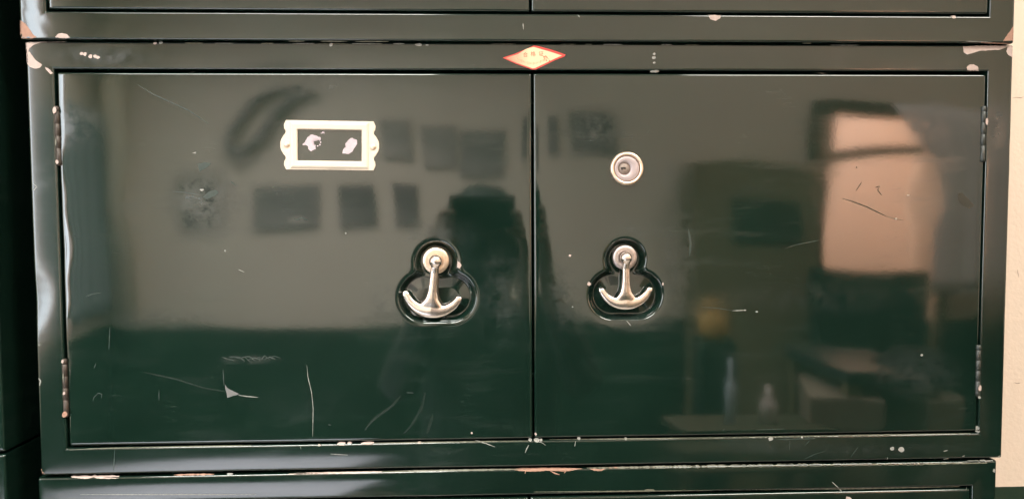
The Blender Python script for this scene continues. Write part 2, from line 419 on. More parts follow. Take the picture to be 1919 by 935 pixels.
structure(box('corridor_end', (0.3, -3.3, FLOOR_Z), (0.35, FAR_Y - T, CEIL_Z), bpy.data.materials['corridor_plaster']))

# window in the left wall: frame, mullion, sill (the daylight itself is the lamp in the opening)
M_WOODW = basic('window_paint', (0.55, 0.42, 0.36), 0.5, var=0.1)
wn = empty('window', (LEFT_X, (WIN_Y0 + WIN_Y1) / 2, WIN_Z0), 'daylit window in the left wall mirrored in the cabinet edge', 'window')
ym = (WIN_Y1 - WIN_Y0) / 2; zh = WIN_Z1 - WIN_Z0
bm = bmesh.new()
for (c, s) in (((0.0, -ym + 0.02, zh / 2), (0.05, 0.04, zh)), ((0.0, ym - 0.02, zh / 2), (0.05, 0.04, zh)), ((0.0, 0, zh - 0.02), (0.05, 2 * ym - 0.084, 0.04)), ((0.0, 0, 0.02), (0.05, 2 * ym - 0.084, 0.04))):
    add_box(bm, c, s)
bm_obj('window_frame', bm, M_WOODW, wn)
box('mullion', (-0.02, -0.018, 0.042), (0.022, 0.018, zh - 0.042), M_WOODW, wn)
box('sill', (0.026, -ym - 0.03, -0.045), (0.09, ym + 0.03, -0.004), M_WOODW, wn)

def wavy(name, x0, x1, zb, zt, y, m, label, cat, along=0, amp=0.02, folds=9, swag=0.0):
    """a hanging curtain: folded sheet with thickness"""
    vs, fs = [], []; nu, nv = folds * 10, 14
    for j in range(nv + 1):
        v = j / nv
        for i in range(nu + 1):
            u = i / nu; a = x0 + (x1 - x0) * u
            top = zt
            if swag: a = x0 + (x1 - x0) * (u * (1 - swag * sstep(0.45, 0.0, 1 - v) * 0) + 0)
            z = zb + (top - zb) * v
            if swag:                                     # leading edge drawn back below the top
                back = swag * min(1.0, (1 - v) / 0.34); a = x0 + (x1 - x0) * (back + (1 - back) * u)
            d = amp * math.sin(u * folds * 6.28) * (0.6 + 0.4 * (1 - v))
            vs.append((a, y + d, z) if along == 0 else (y + d, a, z))
    for j in range(nv):
        for i in range(nu):
            k = j * (nu + 1) + i; fs.append((k, k + 1, k + nu + 2, k + nu + 1))
    o = pyd(name, vs, fs, m); sm = o.modifiers.new('thick', 'SOLIDIFY'); sm.thickness = 0.003
    return tag(o, label, cat)
M_BLUEC = basic('blue_grey_cloth', (0.25, 0.285, 0.29), 0.85, var=0.12, scale=20)
M_GREYC = basic('mauve_grey_cloth', (0.86, 0.74, 0.72), 0.85, var=0.10, scale=20)
wavy('curtain', FAR_Y + 0.02, WIN_Y0 - 0.02, -0.30, M(150, 195, -1.7).z, LEFT_X + 0.04, M_BLUEC, 'blue grey curtain beside the daylit window mirrored at left', 'curtain', along=1, amp=0.012, folds=5)
CY = -1.72
a, b = M(1668, 200, CY), M(1850, 545, CY)
wavy('curtain', a.x, RIGHT_X - 0.02, b.z, M(1672, 196, CY).z, CY, M_GREYC, 'mauve grey curtain drawn back beside the pink doorway reflection', 'curtain', amp=0.006, folds=5, swag=(M(1752, 300, CY).x - a.x) / (RIGHT_X - 0.02 - a.x))

# corner pipe at the left corner of the room
q = M(200, 400, FAR_Y + 0.06)
bm = bmesh.new(); bmesh.ops.create_cone(bm, cap_ends=True, segments=20, radius1=0.038, radius2=0.038, depth=CEIL_Z - DADO_Z)
pp = bm_obj('wall_pipe', bm, basic('beige_pipe', (0.92, 0.79, 0.62), 0.5), None, True); pp.location = (LEFT_X + 0.07, FAR_Y + 0.055, (CEIL_Z + DADO_Z) / 2)
tag(pp, 'beige vertical pipe in the room corner mirrored at far left', 'pipe')

# notices on the opposite wall
M_NOTE = basic('grey_print', (0.33, 0.285, 0.265), 0.6, var=0.6, scale=9)
M_NOTE2 = basic('pale_grey_print', (0.44, 0.38, 0.34), 0.6, var=0.6, scale=12)
M_NOTE3 = basic('dark_grey_print', (0.24, 0.20, 0.19), 0.6, var=0.8, scale=7)
notes = [((718, 219), (781, 297), 'leftmost of the upper row'), ((802, 229), (868, 308), 'second of the upper row'), ((876, 240), (958, 323), 'third of the upper row'),
         ((1067, 207), (1156, 289), 'right of the door seam above the lock'), ((1008, 220), (1040, 292), 'narrow one right of the door seam'),
         ((477, 350), (593, 428), 'wide one below the label holder'), ((629, 350), (697, 428), 'small one of the lower row'), ((734, 342), (787, 428), 'rightmost of the lower row'),
         ((335, 335), (420, 425), 'leftmost of the lower row')]
for (p0, p1, w) in notes:
    q0, q1 = M(*p0, FAR_Y), M(*p1, FAR_Y)
    hx, hz = (q1.x - q0.x) / 2, (q0.z - q1.z) / 2
    o = box('wall_notice', (-hx, 0.002, -hz), (hx, 0.012, hz), (M_NOTE, M_NOTE2, M_NOTE3)[int(p0[0]) % 3])
    o.location = ((q0.x + q1.x) / 2, FAR_Y, (q0.z + q1.z) / 2); o.rotation_euler = (0, random.uniform(-0.05, 0.05), 0)
    tag(o, 'blurred grey notice mirrored in the doors, ' + w, 'notice', 'notices on the opposite wall')

def tube(name, pts, r, m, parent=None, n=8):
    """a round bar along a smooth path"""
    vs, fs = [], []; k = len(pts)
    for i, p in enumerate(pts):
        t = (Vector(pts[min(i + 1, k - 1)]) - Vector(pts[max(i - 1, 0)])).normalized()
        u = t.orthogonal().normalized(); w = t.cross(u)
        for j in range(n):
            a = 6.2832 * j / n; vs.append(Vector(p) + (u * math.cos(a) + w * math.sin(a)) * r)
    for i in range(k - 1):
        for j in range(n): a, b2 = i * n + j, i * n + (j + 1) % n; fs.append((a, b2, b2 + n, a + n))
    fs.append(tuple(range(n - 1, -1, -1))); fs.append(tuple((k - 1) * n + j for j in range(n)))
    return pyd(name, vs, fs, m, parent)
loop = [(560, 150), (510, 160), (470, 190), (440, 240), (432, 275), (452, 292), (480, 268), (510, 215), (560, 170), (600, 160)]
pts = []
for i in range(len(loop) - 1):
    for t in range(5): pts.append(M(loop[i][0] + (loop[i + 1][0] - loop[i][0]) * t / 5, loop[i][1] + (loop[i + 1][1] - loop[i][1]) * t / 5, FAR_Y + 0.03))
tag(tube('cable', pts, 0.016, M_NOTE), 'dark cable loop hung on the wall, mirrored left of the label holder', 'cable')

# wooden cupboard and doorway at the right of the opposite wall
M_BROWN = basic('brown_wood', (0.24, 0.18, 0.105), 0.45, var=0.2, scale=12)
M_BROWN2 = basic('dark_frame_wood', (0.10, 0.085, 0.055), 0.5, var=0.2, scale=12)
c0, c1 = M(1306, 300, -1.85), M(1543, 300, -1.85)
cb = empty('wooden_cupboard', ((c0.x + c1.x) / 2, FAR_Y + 0.1, FLOOR_Z), 'brown wooden cupboard mirrored left of the pink doorway', 'cupboard')
hw = (c1.x - c0.x) / 2; ht = c0.z - FLOOR_Z
box('body', (-hw, -0.095, 0.0), (hw, 0.09, ht), M_BROWN, cb, 0.004)
g0, g1 = M(1380, 370, -1.84), M(1500, 450, -1.84)
cxm = (c0.x + c1.x) / 2
box('door_panel', (g0.x - cxm, 0.092, g1.z - FLOOR_Z), (g1.x - cxm, 0.102, g0.z - FLOOR_Z), M_SIDE, cb)
dw = empty('doorway', ((d0.x + d1.x) / 2, FAR_Y, FLOOR_Z), 'open doorway with a crossbar, mirrored as a pink lit rectangle', 'doorway')
hw = (d1.x - d0.x) / 2; zt = d0.z - FLOOR_Z; zb0 = M(1600, 276, FAR_Y).z - FLOOR_Z; zb1 = M(1600, 292, FAR_Y).z - FLOOR_Z
box('jamb', (-hw - 0.05, -0.05, 0), (-hw - 0.001, 0.03, zt), M_BROWN2, dw); box('jamb', (hw + 0.001, -0.05, 0), (hw + 0.03, 0.03, zt), M_BROWN2, dw)
box('lintel', (-hw - 0.05, -0.05, zt + 0.001), (hw + 0.03, 0.03, zt + 0.045), M_BROWN2, dw)
box('transom_bar', (-hw + 0.001, -0.05, zb1), (hw - 0.001, 0.02, zb0), M_BROWN2, dw)

# furniture seen low in the right door's mirror image
M_DKG = basic('dark_green_cloth', (0.012, 0.032, 0.022), 0.7, var=0.3, scale=18)
M_GREYTOP = basic('grey_table_top', (0.045, 0.05, 0.052), 0.3, var=0.2, scale=10)
s0, s1 = M(1530, 508, -1.7), M(1742, 640, -1.7)
ch = empty('bench', ((s0.x + s1.x) / 2, -1.7, FLOOR_Z), 'dark green high-backed bench mirrored below the pink doorway', 'bench')
hw = (s1.x - s0.x) / 2
box('backrest', (-hw, -0.05, 0.45), (hw, 0.0, s0.z - FLOOR_Z), M_DKG, ch, 0.01)
box('seat', (-hw, 0.002, 0.38), (hw, 0.36, 0.46), M_DKG, ch, 0.01)
for sx_ in (-1, 1):
    for yy in (0.0, 0.32): box('leg', (sx_ * (hw - 0.04) - 0.02, yy - 0.02, 0), (sx_ * (hw - 0.04) + 0.02, yy + 0.02, 0.379), M_BROWN2, ch)
t0 = M(1490, 640, -1.25); t1 = M(1660, 640, -1.25); tz = M(1500, 655, -1.25).z
tb = empty('small_table', ((t0.x + t1.x) / 2, -1.15, FLOOR_Z), 'small grey table mirrored in the lower right door', 'table')
hw = (t1.x - t0.x) / 2; th = tz - FLOOR_Z
box('tabletop', (-hw, -0.18, th - 0.03), (hw, 0.18, th), M_GREYTOP, tb, 0.004)
for sx_ in (-1, 1):
    for yy in (-0.15, 0.15): box('leg', (sx_ * (hw - 0.025) - 0.018, yy - 0.018, 0), (sx_ * (hw - 0.025) + 0.018, yy + 0.018, th - 0.031), M_BROWN, tb)
def bottle(px0, px1, pt, pb, y, m, label, neck=0.4):
    a, b = M(px0, pb, y), M(px1, pt, y); r = (b.x - a.x) / 2; h = b.z - a.z
    prof = [(0.0, 0), (r, 0), (r, h * 0.55), (r * 0.9, h * 0.62), (r * neck, h * 0.75), (r * neck, h * 0.97), (0.0, h)]
    vs, fs = lathe(prof, 24); vs = [(x, -z, y_) for x, y_, z in vs]
    o = pyd('bottle', vs, fs, m); o.location = ((a.x + b.x) / 2, y, a.z)
    return tag(o, label, 'bottle')
M_PINKB = basic('pale_plastic', (0.80, 0.66, 0.62), 0.3); M_STEELB = basic('pale_blue_plastic', (0.72, 0.78, 0.88), 0.25); M_AMBER = basic('amber_lacquer', (0.85, 0.50, 0.16), 0.35)
sz = M(1400, 815, -1.0).z
sh = empty('low_stool', (M(1395, 800, -1.0).x, -1.0, FLOOR_Z), 'low wooden stool carrying bottles, mirrored in the lower right door', 'stool')
hw = 0.16; th = sz - FLOOR_Z
box('seat', (-hw, -0.12, th - 0.03), (hw, 0.12, th), M_BROWN2, sh, 0.004)
for sx_ in (-1, 1):
    for yy in (-0.09, 0.09): box('leg', (sx_ * 0.13 - 0.015, yy - 0.015, 0), (sx_ * 0.13 + 0.015, yy + 0.015, th - 0.031), M_BROWN2, sh)
for (x0, x1, pt, y, m, lb) in ((1352, 1374, 672, -1.0, M_STEELB, 'slim pale blue flask on the stool, mirrored right of the anchor handle'),
                               (1418, 1452, 725, -1.0, M_PINKB, 'pale pink plastic bottle on the stool, mirrored in the right door')):
    bottle(x0, x1, pt, 814, y, m, lb).location.z = sz
q0, q1 = M(1312, 640, -1.5), M(1352, 575, -1.5)
vs, fs = lathe([(0, 0), (0.03, 0), (0.042, 0.02), (0.045, 0.07), (0.03, 0.105), (0.034, 0.11), (0, 0.112)], 24); vs = [(x, -z, y_) for x, y_, z in vs]
jr = pyd('jar', vs, fs, M_AMBER); jr.location = ((q0.x + q1.x) / 2, -1.5, q0.z); tag(jr, 'amber jar on a post stand mirrored at the foot of the cupboard', 'jar')
ps = box('post_stand', (jr.location.x - 0.05, -1.55, FLOOR_Z), (jr.location.x + 0.05, -1.45, q0.z - 0.0005), M_DKG, None, 0.004); tag(ps, 'dark post stand under the amber jar mirrored in the right door', 'stand')
# crates at lower right
M_CRATE = basic('brown_carton', (0.34, 0.26, 0.20), 0.7, var=0.2)
for (x0, x1, pt, y, lb) in ((1562, 1700, 755, -0.95, 'brown carton on the floor side, mirrored at the bottom of the right door'), (1726, 1826, 752, -0.95, 'tall brown carton mirrored in the bottom right corner of the door')):
    a, b = M(x0, pt, y), M(x1, pt, y)
    hx, hz = (b.x - a.x) / 2, a.z - FLOOR_Z
    o = box('carton', (-hx, -0.13, 0), (hx, 0.13, hz), M_CRATE, None, 0.004); tag(o, lb, 'carton')
    o.location = ((a.x + b.x) / 2, y - 0.15, FLOOR_Z); o.rotation_euler.z = 0.30 if x0 < 1700 else -0.22
    ctop = (o.location.x, o.location.y, a.z)
bm = bmesh.new(); bmesh.ops.create_uvsphere(bm, u_segments=24, v_segments=16, radius=1.0)
for v in bm.verts:
    n_ = 1 + 0.10 * noise.noise(v.co * 2.3); v.co = Vector((v.co.x * 0.085 * n_, v.co.y * 0.075 * n_, (max(v.co.z, -0.75) + 0.75) * 0.052 * n_))
bg = bm_obj('bag', bm, M_BLACK, None, True); bg.location = (ctop[0], ctop[1], ctop[2] + 0.0005); tag(bg, 'rounded black bag on the carton, mirrored near the lower right hinge', 'bag')

# pale desk by the window: the bright band along the lower rails
M_DESK = basic('white_desk', (0.78, 0.79, 0.92), 0.22, var=0.04)
ee = M(720, 905, -1.55); dz = ee.z
dk = empty('desk', ((LEFT_X + ee.x) / 2, -1.2, FLOOR_Z), 'white desk under the window, mirrored along the lower rails', 'desk')
hw = (ee.x - LEFT_X) / 2 - 0.01; th = dz - FLOOR_Z
box('desktop', (-hw, -0.35, th - 0.03), (hw, 0.42, th), M_DESK, dk, 0.003)
for sx_ in (-1, 1):
    for yy in (-0.31, 0.38): box('leg', (sx_ * (hw - 0.03) - 0.02, yy - 0.02, 0), (sx_ * (hw - 0.03) + 0.02, yy + 0.02, th - 0.031), M_WOODW, dk)

# ------------------------------------------------------------------ the photographer, mirrored as a dark figure
def skin_body(name, verts, edges, radii, m, parent, root=0, sub=2):
    me = bpy.data.meshes.new(name); me.from_pydata(verts, edges, []); me.update()
    o = link(name, me, m, parent, False)
    md = o.modifiers.new('skin', 'SKIN'); md.use_smooth_shade = True
    for i, r in enumerate(radii):
        sv = me.skin_vertices[0].data[i]; sv.radius = (r, r) if not isinstance(r, tuple) else r
        sv.use_root = (i == root)
    s = o.modifiers.new('sub', 'SUBSURF'); s.levels = sub; s.render_levels = sub
    return o
PX, PY = -0.025, -1.20
pr = empty('person', (PX, PY, FLOOR_Z), 'person in dark green clothes holding up a phone, mirrored behind the left handle', 'person')
V, E, Rr = [], [], []
def jv(p, r, prev=None):
    V.append((p[0] - PX, p[1] - PY, p[2] - FLOOR_Z)); Rr.append(r)
    if prev is not None: E.append((prev, len(V) - 1))
    return len(V) - 1
hip = jv((PX, PY - 0.05, -0.60), (0.155, 0.11)); wa = jv((PX, PY - 0.03, -0.44), (0.14, 0.10), hip); chst = jv((PX, PY, -0.28), (0.165, 0.11), wa)
nk = jv((PX, PY + 0.01, -0.165), 0.055, chst); hd0 = jv((PX, PY + 0.03, -0.10), 0.062, nk); hd1 = jv((PX, PY + 0.04, -0.03), (0.072, 0.085), hd0); hd2 = jv((PX, PY + 0.035, 0.035), (0.07, 0.08), hd1)
PHX, PHY, PHZ = CAM.x + 0.017, CAM.y - 0.012, CAM.z - 0.010
for s_ in (-1, 1):
    sh_ = jv((PX + s_ * 0.165, PY, -0.235), 0.058, chst); el = jv((PX + s_ * 0.215, PY + 0.12, -0.37), 0.043, sh_)
    wr = jv((PHX + s_ * 0.09, PHY - 0.10, PHZ - 0.13), 0.027, el); pm = jv((PHX + s_ * 0.078, PHY - 0.045, PHZ - 0.065), (0.030, 0.02), wr)
    for k in range(4):
        f0 = jv((PHX + s_ * 0.074, PHY - 0.018, PHZ - 0.000 - k * 0.0165), 0.0085, pm)
        f1 = jv((PHX + s_ * 0.069, PHY + 0.008, PHZ - 0.000 - k * 0.0165), 0.008, f0)
        jv((PHX + s_ * (0.054 - 0.004 * abs(k - 1)), PHY + 0.012, PHZ - 0.000 - k * 0.0165), 0.007, f1)
    t0_ = jv((PHX + s_ * 0.068, PHY - 0.035, PHZ - 0.05), 0.010, pm); jv((PHX + s_ * 0.044, PHY - 0.018, PHZ - 0.028), 0.0085, t0_)
    kn = jv((PX + s_ * 0.10, PY + 0.06, -0.98), 0.062, jv((PX + s_ * 0.10, PY - 0.04, -0.68), 0.088, hip)); an = jv((PX + s_ * 0.11, PY - 0.06, -1.31), 0.042, kn)
    jv((PX + s_ * 0.12, PY + 0.10, -1.345), 0.034, an)
M_SKIN = basic('skin', (0.42, 0.26, 0.19), 0.5)
def person_mat():
    m, nt, b = mat('person_clothes_and_skin')
    tc = N(nt, 'ShaderNodeTexCoord'); sx = N(nt, 'ShaderNodeSeparateXYZ'); nt.links.new(tc.outputs['Object'], sx.inputs[0])
    hi = mth(nt, 'GREATER_THAN', sx.outputs['Z'], -0.165 - FLOOR_Z); fw = mth(nt, 'GREATER_THAN', sx.outputs['Y'], PHY - 0.09 - PY)
    lo = mth(nt, 'GREATER_THAN', sx.outputs['Z'], -0.15 - FLOOR_Z)
    sk = mth(nt, 'MAXIMUM', hi, mth(nt, 'MULTIPLY', fw, lo), True)
    nt.links.new(mixc(nt, sk, (0.020, 0.024, 0.019, 1), (0.22, 0.13, 0.09, 1)), b.inputs['Base Color']); b.inputs['Roughness'].default_value = 0.7
    return m
skin_body('body', V, E, Rr, person_mat(), pr)
bm = bmesh.new(); bmesh.ops.create_uvsphere(bm, u_segments=28, v_segments=18, radius=1.0)
for v in bm.verts:
    x, y, z = v.co; n_ = noise.noise(Vector((x * 2, y * 2, z * 2))) * 0.06
    v.co = Vector((x * 0.094, y * 0.128 + 0.012, z * (0.10 if z > 0 else 0.20))) * (1 + n_)
for v in bm.verts:
    if v.co.y > 0.05 and v.co.z < -0.06: v.co.y *= 0.9
hr = bm_obj('hair', bm, basic('black_hair', (0.006, 0.008, 0.007), 0.6), pr, True); hr.location = (0, 0.02, 0.003 - FLOOR_Z)
ph = box('phone', (-0.062, -0.0045, -0.033), (0.062, 0.0045, 0.033), M_BLACK, None, 0.003); ph.location = (PHX, PHY, PHZ)
tag(ph, 'dark phone held level by the mirrored person', 'phone')
# ------------------------------------------------------------------ the cabinets
def ext_mid(x, z):
    y = 0.0
    if x < -HW + BR:                                      # dented left stile, bowed towards the window
        t = (-HW + BR - x); q = P(85, 545).z
        y += 0.0014 * (t / BR) ** 1.6 * gauss(z + t * 0.3, q, 0.020) + 0.00006 * (t / BR) ** 2
    if z < -HH + BR and x < 0.0:                          # lower rail rolled down a little on the left
        t = (-HH + BR - z); y += 62.0 * t ** 3 * sstep(0.0, -0.17, x) * sstep(-0.42, -0.24, x)
    if z > HH - BR: y += 0.0006 * gauss(x, P(200, 95).x, 0.03) * gauss(z, P(200, 97).z, 0.008) + 0.0004 * gauss(x, P(1560, 110).x, 0.008) * gauss(z, P(1560, 112).z, 0.008)
    if x > HW - BR: y += 0.0010 * noise.noise(Vector((x * 55, z * 60, 3.1))) * gauss(z, P(1868, 250).z, 0.030)
    return y
def ext_low(x, z):
    y = 0.0
    if z > HH - BR and x < 0.05:
        t = HH - z; t = max(0.0, t - 0.0055); y += 3.3 * t * t * sstep(-0.080 - 0.6 * t, -0.118 - 0.6 * t, x) * sstep(-0.42, -0.30, x)
    return y
def ext_up(x, z):
    y = 0.0
    t = -HW + BR + 0.010 - x
    if t > 0: y += 0.0016 * (t / 0.034) ** 2 * sstep(-0.10, -0.15, z) + 0.00003 * math.sin(z * 420 + x * 300) * min(1, t / 0.01)
    return y
MID = cabinet((0, 0, -HH), 'whole dark green cabinet in the middle with two anchor handles and a lock', 3, 0.0002, M_FRAME, M_LEFT, M_RIGHT, True, ext_mid)
UP_OFF = (-0.0026, -0.0042); LOW_OFF = (-0.0036, 0.0012)
UZ = P(960, 77.2, UP_OFF[1]).z
UPC = cabinet((UP_OFF[0], UP_OFF[1], UZ), 'green cabinet on top whose lower rail has chipped corners', 5, 0.001, M_SIDE, M_SIDE, M_SIDE, False, ext_up)
LZ = P(960, 879.5, LOW_OFF[1]).z - 2 * HH
LOW = cabinet((LOW_OFF[0], LOW_OFF[1], LZ), 'green cabinet underneath with a worn reddish top edge', 9, 0.0, M_LOWR, M_SIDE, M_SIDE, False, ext_low)
prev = LZ
for k, lb in enumerate(('second green cabinet below the middle one, out of the picture', 'lowest green cabinet of the stack, out of the picture')):
    c = copy_tree(LOW[0]); prev -= 2 * HH + 0.003; c.location = (LOW_OFF[0], 0.001, prev); c['label'] = lb
bs = box('plinth', (-0.41, 0.02, FLOOR_Z), (0.405, 0.37, prev - 0.0005), M_BLACK); tag(bs, 'black plinth under the middle cabinet stack', 'plinth')
# neighbouring stack: only its right edge and side show in the gap at the left
NX = P(3.5, 400).x - HW - 0.0055; zz = P(4, 848).z
nb = cabinet((NX, 0.0, zz + 0.001), 'dark neighbouring cabinet at the left picture edge, above the side seam', 13, 0.0, M_SIDE, M_SIDE, M_SIDE, False, None, 'neighbouring green cabinets')
nb[0].scale.z = 1.5
prev = zz
for k, lb in enumerate(('dark neighbouring cabinet at the left picture edge, below the side seam', 'third cabinet of the neighbouring stack, below the picture', 'lowest cabinet of the neighbouring stack, below the picture')):
    prev -= 2 * HH + 0.002; c = copy_tree(nb[0]); c.scale.z = 1.0; c.location = (NX, 0.0005 * (k + 1), prev); c['label'] = lb
bs = box('plinth', (NX - 0.41, 0.02, FLOOR_Z), (NX + 0.41, 0.37, prev - 0.0005), M_BLACK); tag(bs, 'black plinth under the neighbouring cabinet stack', 'plinth')

(mroot, mframe, mff, ldoor, ldf, rdoor, rdf) = MID

# ------------------------------------------------------------------ anchor pulls
def loft(bm, rings):
    n = len(rings[0]); R_ = [[bm.verts.new(p) for p in r] for r in rings]
    for a, b in zip(R_, R_[1:]):
        for k in range(n): bm.faces.new((a[k], a[(k + 1) % n], b[(k + 1) % n], b[k]))
    bm.faces.new(R_[0][::-1]); bm.faces.new(R_[-1])
def anchor_mesh():
    bm = bmesh.new(); u = 0.001; n = 20
    def ring(cx, cz, tx, tz, a, d, dy=0.0):              # ellipse across the direction (tx,tz): half-width a in plane, d in depth
        nx_, nz_ = -tz, tx
        out = []
        for k in range(n):
            t = 6.2832 * k / n; c, s = math.cos(t), math.sin(t)
            c = math.copysign(abs(c) ** 0.8, c); s = math.copysign(abs(s) ** 0.8, s)
            out.append(Vector(((cx + nx_ * a * c) * u, (dy + d * s) * u, (cz + nz_ * a * c) * u)))
        return out
    # shank
    sh = [(-1.0, 3.8, 3.6, -1.8), (-6, 3.3, 3.0, -1.7), (-9, 3.4, 2.8, -1.4), (-18, 3.5, 3.0, -0.9), (-25, 4.0, 3.1, -0.6), (-30, 5.2, 3.3, -0.3), (-33.5, 7.6, 3.2, -0.2), (-37, 10.5, 2.9, 0), (-40.5, 11, 2.4, 0)]
    loft(bm, [ring(0, z, 0, -1, a, d, dy) for z, a, d, dy in sh])
    k0, Ro = -20.6, 25.3
    rings = []
    for i in range(25):
        s_ = -1 + 2 * i / 24; ang = math.radians(75) * s_
        h = 2.6 + 2.6 * (1 - abs(s_)) + 0.9 * math.exp(-(s_ / 0.32) ** 2)
        end = 1.0 if abs(s_) < 0.97 else 0.8
        r = Ro - h; h *= end
        rings.append(ring(r * math.sin(ang), k0 - r * math.cos(ang), math.cos(ang), math.sin(ang), h, (2.1 + 1.3 * (1 - abs(s_))) * end, 0.2))
    loft(bm, rings)
    r = bmesh.ops.create_uvsphere(bm, u_segments=24, v_segments=16, radius=5.4 * u)
    bmesh.ops.translate(bm, vec=(0, -2.4 * u, 0), verts=r['verts'])
    bmesh.ops.recalc_face_normals(bm, faces=bm.faces)
    me = bpy.data.meshes.new('anchor_pull'); bm.to_mesh(me); bm.free()
    t = bpy.data.objects.new('anchor_pull', me); COL.objects.link(t)
    rm = t.modifiers.new('r', 'REMESH'); rm.mode = 'VOXEL'; rm.voxel_size = 0.00042; rm.use_smooth_shade = True
    sm = t.modifiers.new('s', 'SMOOTH'); sm.factor = 0.5; sm.iterations = 5
    bpy.context.view_layer.update()
    dg = bpy.context.evaluated_depsgraph_get()
    out = bpy.data.meshes.new_from_object(t.evaluated_get(dg), depsgraph=dg)
    bpy.data.objects.remove(t); bpy.data.meshes.remove(me)
    out.name = 'anchor_pull'; return out
AM = anchor_mesh()
for (px, py, ang, sc, door, wm) in ((816.5, 489, -6.0, 1.09, ldoor, M_WASHER_L), (1172.5, 483, 0.5, 1.0, rdoor, M_WASHER_R)):
    q = P(px, py)
    o = link('handle', AM, M_CHROME, door); o.location = (q.x, 0.0005, q.z); o.rotation_euler = (0, -math.radians(ang), 0); o.scale = (sc, sc, sc)
    w = 0.0112 * (1.03 if door is ldoor else 0.96)
    vs, fs = lathe([(0.0052, 0.0085), (0.0052, 0.0030), (0.0058, 0.0024), (w - 0.0007, 0.0022), (w, 0.0030), (w, 0.0085)], 56)
    o = pyd('washer', vs, fs, wm, door); o.location = (q.x, 0, q.z)
    vs, fs = lathe([(0.0001, 0.0042), (0.0051, 0.0042), (0.0051, 0.0085)], 32); o = pyd('spindle', vs, fs, M_PLUG, door); o.location = (q.x, 0, q.z)

# ------------------------------------------------------------------ lock
q = P(1174.3, 316.2)
y0 = rdf(q.x, q.z)
vs, fs = lathe([(0.0113, 0.001), (0.0113, -0.0022), (0.0119, -0.0031), (0.0132, -0.0033), (0.0142, -0.0024), (0.0146, -0.0008), (0.0146, 0.0015)], 72)
o = pyd('lock_ring', vs, fs, M_RING, rdoor); o.location = (q.x, y0, q.z)
vs, fs = lathe([(0.0054, 0.0015), (0.0054, -0.0012), (0.0062, -0.0021), (0.0102, -0.0021), (0.0109, -0.0014), (0.0109, 0.001)], 72)
vs = [(x - 0.0023 * (1 - (math.hypot(x, z) - 0.0054) / 0.0055), y, z) for x, y, z in vs]
o = pyd('lock_barrel', vs, fs, M_LOCKFACE, rdoor); o.location = (q.x, y0, q.z)
vs, fs = lathe([(0.00005, -0.0009), (0.0053, -0.0009), (0.0054, 0.0010)], 40)
o = pyd('lock_plug', vs, fs, M_PLUG, rdoor); o.location = (q.x - 0.0023, y0, q.z)
bm = bmesh.new(); add_box(bm, (-0.0031, -0.0009, 0.0005), (0.0040, 0.0008, 0.0011)); add_box(bm, (-0.0043, -0.0009, -0.0006), (0.0010, 0.0008, 0.0013)); add_box(bm, (-0.0016, -0.0009, -0.0003), (0.0008, 0.0008, 0.0006))
o = bm_obj('keyway', bm, M_BLACK, rdoor); o.location = (q.x, y0, q.z)

# ------------------------------------------------------------------ card holder on the left door
hc = P(618.5, 273); K = 0.466e-3
half_w, half_h = 83 * K, 45 * K
def holder_outline(a):
    """radius of the scalloped outline in direction a (found by marching)"""
    c, s = math.cos(a), math.sin(a)
    def inside(x, z):
        if abs(z) > half_h: return False
        ax = abs(x)
        if ax < half_w - 2.5 * K: return True
        zz_ = abs(z)
        big = math.hypot(ax - (half_w - 21 * K), zz_) < 28 * K
        small = math.hypot(ax - (half_w - 12 * K), zz_ - 34 * K) < 12.5 * K and zz_ < half_h
        return big or small
    lo, hi = 0.0, 0.06
    r = 0.0
    while inside((r + 0.0002) * c, (r + 0.0002) * s): r += 0.0002
    return r
def rect_r(a, w, h):
    c, s = abs(math.cos(a)), abs(math.sin(a)); return min(w / c if c > 1e-9 else 9, h / s if s > 1e-9 else 9)
wi, hi_ = 58.3 * K, 28.2 * K; wo, ho = 69 * K, 40 * K
angs = sorted(set([2 * math.pi * k / 240 for k in range(240)] + [math.atan2(s2 * h, s1 * w) % (2 * math.pi) for (w, h) in ((wi, hi_), (wi + 0.0008, hi_ + 0.0008), (wo, ho), (wo - 0.001, ho - 0.001), (wo + 0.0013, ho + 0.0013)) for s1 in (1, -1) for s2 in (1, -1)]))
rings = []
for kind in range(9):
    r_ = []
    for a in angs:
        ro = holder_outline(a)
        r, y = [(ro, 0.0006), (ro, -0.0006), (max(ro - 0.0004, 0), -0.0010), (min(rect_r(a, wo + 0.0013, ho + 0.0013), ro - 0.0005), -0.0011), (min(rect_r(a, wo, ho), ro - 0.0007), -0.0021),
                (min(rect_r(a, wo - 0.001, ho - 0.001), ro - 0.0009), -0.0025), (rect_r(a, wi + 0.0008, hi_ + 0.0008), -0.0023), (rect_r(a, wi, hi_), -0.0016), (rect_r(a, wi, hi_), 0.0004)][kind]
        r_.append((r * math.cos(a), y, r * math.sin(a)))
    rings.append(r_)
n = len(angs); vs = [p for r_ in rings for p in r_]; fs = []
for j in range(8):
    for k in range(n): a, b = j * n + k, j * n + (k + 1) % n; fs.append((a, b, b + n, a + n))
fs = [f[::-1] for f in fs]
o = pyd('label_holder', vs, fs, M_CREAM, ldoor, False); o.location = (hc.x, ldf(hc.x, hc.z) - 0.0002, hc.z); o.rotation_euler = (0, math.radians(0.9), 0)
for (px, py) in ((538.6, 271.4), (699.6, 276)):
    q = P(px, py); vs, fs = lathe([(0.0026, 0.0005), (0.0026, -0.0008), (0.0022, -0.0014), (0.0012, -0.0018), (0.0001, -0.0019)], 24)
    o = pyd('rivet', vs, fs, M_RIVET, ldoor); o.location = (q.x, ldf(hc.x, hc.z) - 0.0010, q.z)

